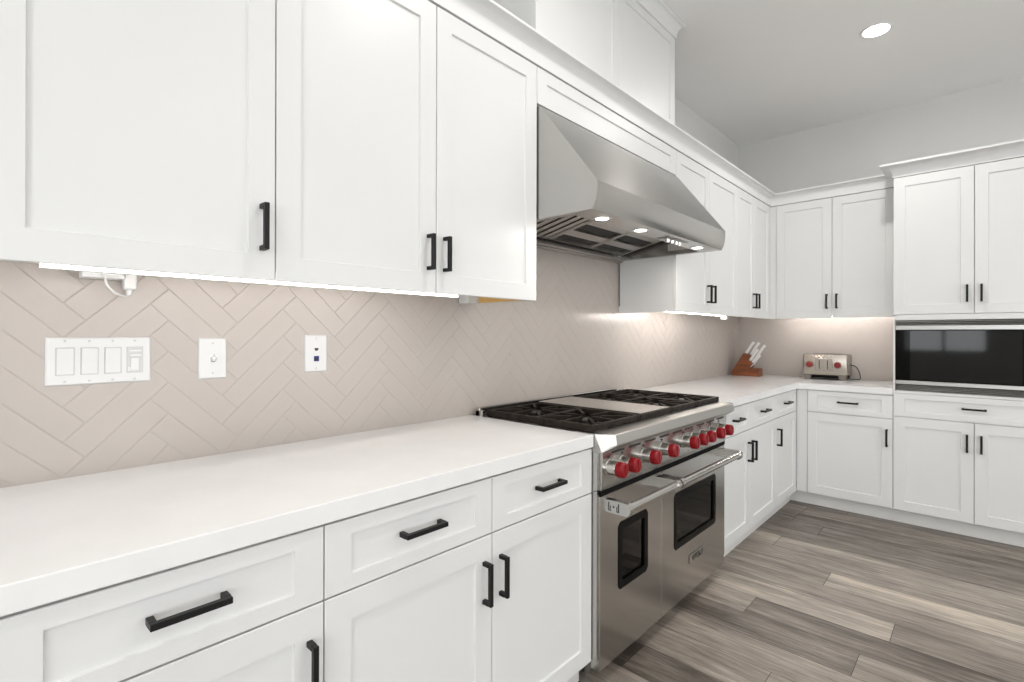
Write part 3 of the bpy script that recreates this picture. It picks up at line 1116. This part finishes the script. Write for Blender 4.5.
segs = [(cy0 + 0.004, cy0 + 0.40, 'x'), (cy0 + 0.404, cy0 + 0.755, 'y'), (cy0 + 0.759, cy1 - 0.06, 'y')]
for ya, yb, dr_ in segs:
    b = bm_new()
    xa, xb = cx0 + 0.03, cx1 - 0.02

    def bar(x0, x1, y0_, y1_, h=0.012, drop=0.0):
        loft(b, [[Vector((x0, y0_, zf(x0) - drop)), Vector((x0, y1_, zf(x0) - drop)), Vector((x0, y1_, zf(x0) + h - drop)), Vector((x0, y0_, zf(x0) + h - drop))],
                 [Vector((x1, y0_, zf(x1) - drop)), Vector((x1, y1_, zf(x1) - drop)), Vector((x1, y1_, zf(x1) + h - drop)), Vector((x1, y0_, zf(x1) + h - drop))]])
    fr = 0.014
    bar(xa, xb, ya, ya + fr)
    bar(xa, xb, yb - fr, yb)
    bar(xa, xa + fr, ya + fr, yb - fr)
    bar(xb - fr, xb, ya + fr, yb - fr)
    if dr_ == 'x':
        k = 7
        st = (yb - ya - 2 * fr) / k
        for i in range(k):
            y_ = ya + fr + i * st
            bar(xa + fr, xb - fr, y_ + 0.011, y_ + st - 0.009, 0.010, -0.001)
    else:
        k = 3
        st = (xb - xa - 2 * fr) / k
        for i in range(k):
            x_ = xa + fr + i * st
            bar(x_ + 0.070, x_ + st - 0.010, ya + fr, yb - fr, 0.010, -0.001)
    f = obj('baffle_filter', b, M['filter'], t)
    b = bm_new()
    loft(b, [[Vector((xa + 0.002, y, zf(xa) + 0.0125)), Vector((xb - 0.002, y, zf(xb) + 0.0125)), Vector((xb - 0.002, y, zf(xb) + 0.018)), Vector((xa + 0.002, y, zf(xa) + 0.018))] for y in (ya + 0.002, yb - 0.002)])
    obj('filter_back', b, M['dark'], f)
    b = bm_new()
    for yy in ((ya + yb) / 2 - 0.03, (ya + yb) / 2 + 0.03) if dr_ == 'y' else ():
        tube(b, [(xb - 0.03, yy, zf(xb) - 0.002), (xb - 0.03, yy, zf(xb) - 0.022)], 0.003, 6)
    if dr_ == 'y':
        tube(b, [(xb - 0.03, (ya + yb) / 2 - 0.034, zf(xb) - 0.022), (xb - 0.03, (ya + yb) / 2 + 0.034, zf(xb) - 0.022)], 0.003, 6)
        obj('filter_handle', b, M['chrome'], f)
b = bm_new()
box(b, (0.012, cy0 - 0.02, 1.716), (0.045, cy1 + 0.02, 1.7285), 0.002)
box(b, (0.052, cy0 + 0.005, 1.722), (0.076, cy1 - 0.005, 1.738), 0.002)
obj('grease_channel', b, M['filter'], t)
b = bm_new(); box(b, (0.35, cy1 - 0.0025, 1.752), (0.495, cy1 - 0.0005, 1.790)); o = obj('rating_label', b, M['label'], t); o['label'] = 'pale sticker'
for y in (1.680, 1.982, 2.580):
    b = bm_new()
    cyl(b, (0.580, y, 1.7288), (0.580, y, 1.7268), 0, prof=[(0, 0.038), (0.5, 0.038), (1, 0.033)], seg=32)
    l = obj('lamp', b, M['chrome'], t, True)
    b = bm_new()
    cyl(b, (0.580, y, 1.7266), (0.580, y, 1.7262), 0.026, seg=28)
    obj('lamp_lens', b, M['hoodlamp'], l)
    ld = bpy.data.lights.new('hood_bulb', 'AREA')
    ld.shape = 'DISK'
    ld.size = 0.05
    ld.energy = 1.15
    ld.color = (1.0, 0.94, 0.86)
    lo = bpy.data.objects.new('hood_bulb', ld)
    COL.objects.link(lo)
    lo.location = (0.580, y, 1.7235)
    lo.parent = t
    lo.matrix_parent_inverse = parent_inv(t)
b = bm_new(); box(b, (0.548, 2.20, 1.7255), (0.606, 2.41, 1.7289), 0.001); cp = obj('control_panel', b, M['steeld'], t)
for y in (2.245, 2.29, 2.335, 2.37):
    b = bm_new(); cyl(b, (0.578, y, 1.7253), (0.578, y, 1.712), 0.012, 0.010, seg=18); obj('knob', b, M['chrome'], cp, True)


# ------------------------------------------------------------------ under-cabinet lights
def light_bar(label, P, a0, a1, n=0.335, drop=0.0040, glow='strip'):
    t = thing('under_cabinet_light', label, 'light', P((a0 + a1) / 2, ZU, n), 'under-cabinet light bars')
    b = bm_new()
    box(b, (a0, ZU + 0.014, n - 0.014), (a1, ZU + 0.0438, n + 0.014), P=P)
    obj('housing', b, M['plastic'], t)
    b = bm_new()
    prism(b, [(n - 0.013, ZU + 0.0138), (n + 0.006, ZU + 0.0138), (n + 0.004, ZU - drop), (n - 0.013, ZU - drop)], a0 + 0.002, a1 - 0.002, lambda a, c, w: P(w, c, a))
    o = obj('diffuser', b, M[glow], t)
    b = bm_new()
    box(b, (a0 + 0.001, ZU - drop - 0.0017, n - 0.0135), (a1 - 0.001, ZU - drop - 0.0002, n + 0.004), P=P)
    obj('added_light_shield', b, M['plastic'], t)  # added plate that stops the diffuser shining straight down on the counter
    o['label'] = 'glowing white diffuser'
    return t


t = light_bar('lit white light bar under the near wall cabinets above the switch plates', PL, 0.0855, 1.148)
b = bm_new()
box(b, (0.178, 1.4115, 0.02), (0.262, 1.4503, 0.075), 0.002, P=PL)
box(b, (0.215, 1.418, 0.0752), (0.25, 1.4503, 0.082), 0.001, P=PL)
obj('junction_box', b, M['plastic'], t)
b = bm_new()
box(b, (0.262, 1.388, 0.03), (0.290, 1.4503, 0.058), 0.003, P=PL)
cyl(b, PL(0.276, 1.388, 0.044), PL(0.276, 1.374, 0.044), 0.008, 0.006, 14)
obj('plug', b, M['plastic'], t)
b = bm_new()
tube(b, smooth_path([PL(0.222, 1.414, 0.078), PL(0.226, 1.395, 0.075), PL(0.245, 1.376, 0.065), PL(0.266, 1.371, 0.05), PL(0.276, 1.374, 0.044)], 6), 0.0028, 8)
obj('cable', b, M['plastic'], t, True)
t = light_bar('lit white light bar under the wall cabinets past the hood', PL, 2.80, 3.62, 0.30, -0.002, 'strip2')
b = bm_new()
box(b, (3.645, 1.382, 0.30), (3.685, 1.4503, 0.34), 0.003, P=PL)
obj('plug', b, M['plastic'], t)
light_bar('lit white light bar under the back cabinets above the toaster', PB, 0.42, 1.16, 0.25, -0.004, 'strip2')


# ------------------------------------------------------------------ wall plates
def plate(bm, u0, u1, v0, v1, th=0.006):
    def ring(d, n):
        return [PL(u0 + d, v0 + d, n), PL(u1 - d, v0 + d, n), PL(u1 - d, v1 - d, n), PL(u0 + d, v1 - d, n)]
    loft(bm, [ring(0, 0.0003), ring(0, 0.003), ring(0.003, th)])


def screw(parent, u, v):
    b = bm_new()
    cyl(b, PL(u, v, 0.0061), PL(u, v, 0.0071), 0.003, 0.0026, 12)
    s = obj('screw', b, M['plastic2'], parent)


t = thing('switch_plate', 'white four-gang switch plate with three rockers and a slide dimmer', 'light switch', PL(0.224, 1.145, 0))
b = bm_new(); plate(b, 0.1178, 0.3305, 1.1445, 1.2635); obj('plate', b, M['plastic'], t)
for i, u in enumerate((0.1545, 0.2015, 0.2485, 0.2955)):
    b = bm_new()
    box(b, (u - 0.0178, 1.1695, 0.0055), (u + 0.0178, 1.2385, 0.0078), 0.0008, P=PL)
    fr = obj('switch_frame', b, M['plastic2'], t)
    if i < 3:
        b = bm_new()
        prism(b, [(1.172, 0.0079), (1.236, 0.0079), (1.236, 0.0135), (1.204, 0.0105), (1.172, 0.0088)], u - 0.0155, u + 0.0155, lambda a, c, w: PL(w, a, c))
        obj('rocker', b, M['plastic'], fr)
    else:
        b = bm_new()
        box(b, (u - 0.012, 1.226, 0.0079), (u + 0.014, 1.230, 0.0095), P=PL)
        box(b, (u - 0.012, 1.212, 0.0079), (u + 0.014, 1.220, 0.0125), 0.001, P=PL)
        box(b, (u - 0.015, 1.1745, 0.0079), (u - 0.009, 1.185, 0.0095), P=PL)
        box(b, (u - 0.010, 1.1745, 0.0079), (u + 0.009, 1.2095, 0.0105), 0.001, P=PL)
        obj('dimmer_slide', b, M['plastic'], fr)
    for v in (1.1535, 1.2545):
        screw(t, u, v)
t = thing('cable_wall_plate', 'white wall plate with one round metal connector between the two other plates', 'wall plate', PL(0.483, 1.141, 0))
b = bm_new(); plate(b, 0.4465, 0.5200, 1.1415, 1.2615); obj('plate', b, M['plastic'], t)
b = bm_new()
cyl(b, PL(0.483, 1.2015, 0.0061), PL(0.483, 1.2015, 0.019), 0, prof=[(0, 0.0115), (0.2, 0.0115), (0.22, 0.0085), (1, 0.008)], seg=20)
c = obj('connector', b, M['chrome'], t, True)
b = bm_new(); cyl(b, PL(0.483, 1.2015, 0.0191), PL(0.483, 1.2015, 0.0197), 0.005, seg=14); obj('connector_core', b, M['plastic'], c)
for v in (1.1575, 1.2455):
    screw(t, 0.483, v)
t = thing('data_wall_plate', 'white wall plate with a blue network jack, nearest the range', 'wall plate', PL(0.799, 1.145, 0))
b = bm_new(); plate(b, 0.7605, 0.8375, 1.1455, 1.2705); obj('plate', b, M['plastic'], t)
b = bm_new(); box(b, (0.7905, 1.1805, 0.0061), (0.8085, 1.1985, 0.0085), 0.001, P=PL); j = obj('network_jack', b, M['blue'], t)
j['label'] = 'blue network jack'
b = bm_new(); box(b, (0.7945, 1.1845, 0.0086), (0.8045, 1.1935, 0.0092), P=PL); obj('jack_opening', b, M['dark'], j)
b = bm_new(); prism(b, [(0.792, 1.2255), (0.807, 1.2255), (0.803, 1.2165), (0.796, 1.2165)], 0.0061, 0.0078, PL); obj('phone_jack', b, M['dark'], t)
for v in (1.157, 1.258):
    screw(t, 0.7995, v)


# ------------------------------------------------------------------ toaster
t = thing('toaster', 'brushed steel four-slice toaster with two dark red knobs', 'toaster', (0.745, 4.75, ZC))
tx0, tx1, ty0, ty1 = 0.587, 0.896, 4.662, 4.852
b = bm_new(); box(b, (tx0, ty0, 0.951), (tx1, ty1, 1.118), 0.010, 3)
tb = obj('body', b, M['toast'], t, True)
b = bm_new(); box(b, (tx0 + 0.012, ty0 + 0.012, 0.930), (tx1 - 0.012, ty1 - 0.012, 0.9508)); obj('base', b, M['rub'], t)
for xx in (tx0 + 0.004, tx1 - 0.062):
    for yy in (ty0 + 0.002, ty1 - 0.042):
        b = bm_new()
        prism(b, [(xx, 0.9508), (xx + 0.058, 0.9508), (xx + 0.046, ZC + 0.0002), (xx + 0.008, ZC + 0.0002)] if xx < 0.7 else
              [(xx, 0.9508), (xx + 0.058, 0.9508), (xx + 0.050, ZC + 0.0002), (xx + 0.012, ZC + 0.0002)], yy, yy + 0.04, lambda a, c, w: Vector((a, w, c)))
        obj('foot', b, M['toastd'], t)
b = bm_new(); box(b, (tx0 + 0.03, ty0 + 0.03, 1.1182), (tx1 - 0.03, ty1 - 0.03, 1.121), 0.001); sp = obj('slot_plate', b, M['steeld'], t)
for k in range(2):
    b = bm_new(); box(b, (tx0 + 0.045, ty0 + 0.048 + k * 0.06, 1.1212), (tx1 - 0.045, ty0 + 0.08 + k * 0.06, 1.1217)); obj('slot', b, M['dark'], sp)
b = bm_new(); box(b, (0.677, ty0 - 0.003, 0.985), (0.796, ty0 - 0.0002, 1.080), 0.002); lp = obj('lever_panel', b, M['toast'], t)
for xx in (0.705, 0.762):
    b = bm_new(); box(b, (xx - 0.003, ty0 - 0.0042, 1.000), (xx + 0.003, ty0 - 0.0032, 1.070)); obj('lever_slot', b, M['dark'], lp)
b = bm_new(); box(b, (0.684, ty0 - 0.012, 1.075), (0.789, ty0 - 0.0032, 1.083), 0.002); obj('lever', b, M['steeld'], lp)
for xx in (0.636, 0.832):
    b = bm_new(); cyl(b, (xx, ty0 - 0.0002, 1.035), (xx, ty0 - 0.024, 1.035), 0, prof=[(0, 0.025), (0.2, 0.025), (0.25, 0.021), (0.9, 0.020), (1, 0.017)], seg=24)
    obj('knob', b, M['redd'], t, True)
b = bm_new()
tube(b, smooth_path([(tx1 - 0.006, 4.82, 1.035), (0.925, 4.83, 1.02), (0.948, 4.835, 0.975), (0.955, 4.835, 0.930), (0.940, 4.832, 0.919), (0.905, 4.83, 0.9175), (0.87, 4.835, 0.9175)], 8), 0.0034, 8)
obj('power_cord', b, M['cord'], t, True)

# ------------------------------------------------------------------ knife block and knives
t = thing('knife_block', 'slanted reddish brown wooden knife block in the counter corner', 'knife block', (0.15, 4.65, ZC))
ky0, ky1 = 4.592, 4.700
kp = [(0.042, ZC + 0.0005), (0.030, 0.930), (0.140, 1.116), (0.196, 1.086), (0.178, 1.052), (0.222, 1.030), (0.178, 0.978), (0.266, 0.984), (0.268, ZC + 0.0005)]
b = bm_new()
prism(b, kp, ky0, ky1, lambda a, c, w: Vector((a, w, c)))
bmesh.ops.bevel(b, geom=b.edges[:], offset=0.003, segments=2, affect='EDGES')
obj('block', b, M['wood'], t)
ax = Vector((0.110, 0, 0.186)).normalized()
wdir = Vector((ax.z, 0, -ax.x))


def knife(label, base, length, wide, thick):
    b = bm_new()
    p = Vector(base)
    rings = []
    for s, k, bend in ((0.0, 0.75, 0), (0.06, 1.0, 0), (0.45, 0.86, 0), (0.8, 1.0, 0.002), (0.95, 1.08, 0.004), (1.0, 0.8, 0.004)):
        c = p + ax * (length * s) + wdir * bend
        h, q = wide * k / 2, thick / 2
        rings.append([c + wdir * (h * x) + Vector((0, q * y, 0)) for x, y in ((-1, -0.6), (-0.7, -1), (0.7, -1), (1, -0.6), (1, 0.6), (0.7, 1), (-0.7, 1), (-1, 0.6))])
    loft(b, rings)
    o = thing('knife', label, 'knife', tuple(p), 'white-handled knives in the block')
    obj('handle', b, M['knife'], o, True)
    b = bm_new()
    c = p - ax * 0.0055
    rings = [[c + ax * e + wdir * (wide * 0.42 * x) + Vector((0, thick * 0.3 * y, 0)) for x, y in ((-1, -1), (1, -1), (1, 1), (-1, 1))] for e in (0, 0.0052)]
    loft(b, rings)
    obj('bolster', b, M['steeld'], o)
    return o


knife('white-handled knife in the highest slot of the block, tile corner side', (0.157, 4.625, 1.1145), 0.115, 0.022, 0.016)
knife('white-handled knife in the highest slot row, behind its slimmer neighbour', (0.182, 4.668, 1.1015), 0.125, 0.022, 0.016)
knife('white-handled knife in the middle step of the block, nearest the camera', (0.192, 4.616, 1.0525), 0.115, 0.023, 0.017)
knife('white-handled knife in the middle step of the block, tallest of all', (0.207, 4.672, 1.0455), 0.165, 0.022, 0.016)
knife('short white-handled steak knife in the lowest row, nearest the camera', (0.192, 4.610, 0.9995), 0.095, 0.020, 0.014)
knife('short white-handled steak knife in the lowest row, second from the camera', (0.200, 4.634, 1.011), 0.095, 0.020, 0.014)
knife('short white-handled steak knife in the lowest row, third from the camera', (0.206, 4.658, 1.018), 0.095, 0.020, 0.014)

# ------------------------------------------------------------------ recessed ceiling cans
CANS = [(1.215, 3.581), (1.205, 1.35), (1.205, -1.2), (3.4, 3.575), (3.4, 1.35), (3.4, -1.2)]  # only the first is in view; the others are added to light the room
for i, (x, y) in enumerate(CANS):
    t = thing('recessed_light', 'lit round recessed ceiling light above the corner of the room' if i == 0 else 'added lit round recessed ceiling light out of the view', 'ceiling light', (x, y, ZCEIL), 'recessed ceiling lights')
    b = bm_new()
    R = []
    for rr, z in ((0.082, ZCEIL - 0.0003), (0.082, ZCEIL - 0.004), (0.074, ZCEIL - 0.007), (0.064, ZCEIL - 0.004), (0.064, ZCEIL - 0.0003)):
        R.append([Vector((x + rr * math.cos(2 * math.pi * k / 40), y + rr * math.sin(2 * math.pi * k / 40), z)) for k in range(40)])
    loft(b, R, False, False)
    obj('trim_ring', b, M['trimw'], t, True)
    b = bm_new(); cyl(b, (x, y, ZCEIL - 0.0005), (x, y, ZCEIL - 0.0035), 0.0638, seg=40); obj('lens', b, M['lens'], t)
    ld = bpy.data.lights.new('can_lamp', 'AREA')
    ld.shape = 'DISK'
    ld.size = 0.12
    ld.energy = L_CAN
    ld.color = (1.0, 0.96, 0.92)
    ld.spread = math.radians(170)
    lo = bpy.data.objects.new('can_lamp', ld)
    COL.objects.link(lo)
    lo.location = (x, y, ZCEIL - 0.012)
    lo.parent = t
    lo.matrix_parent_inverse = parent_inv(t)
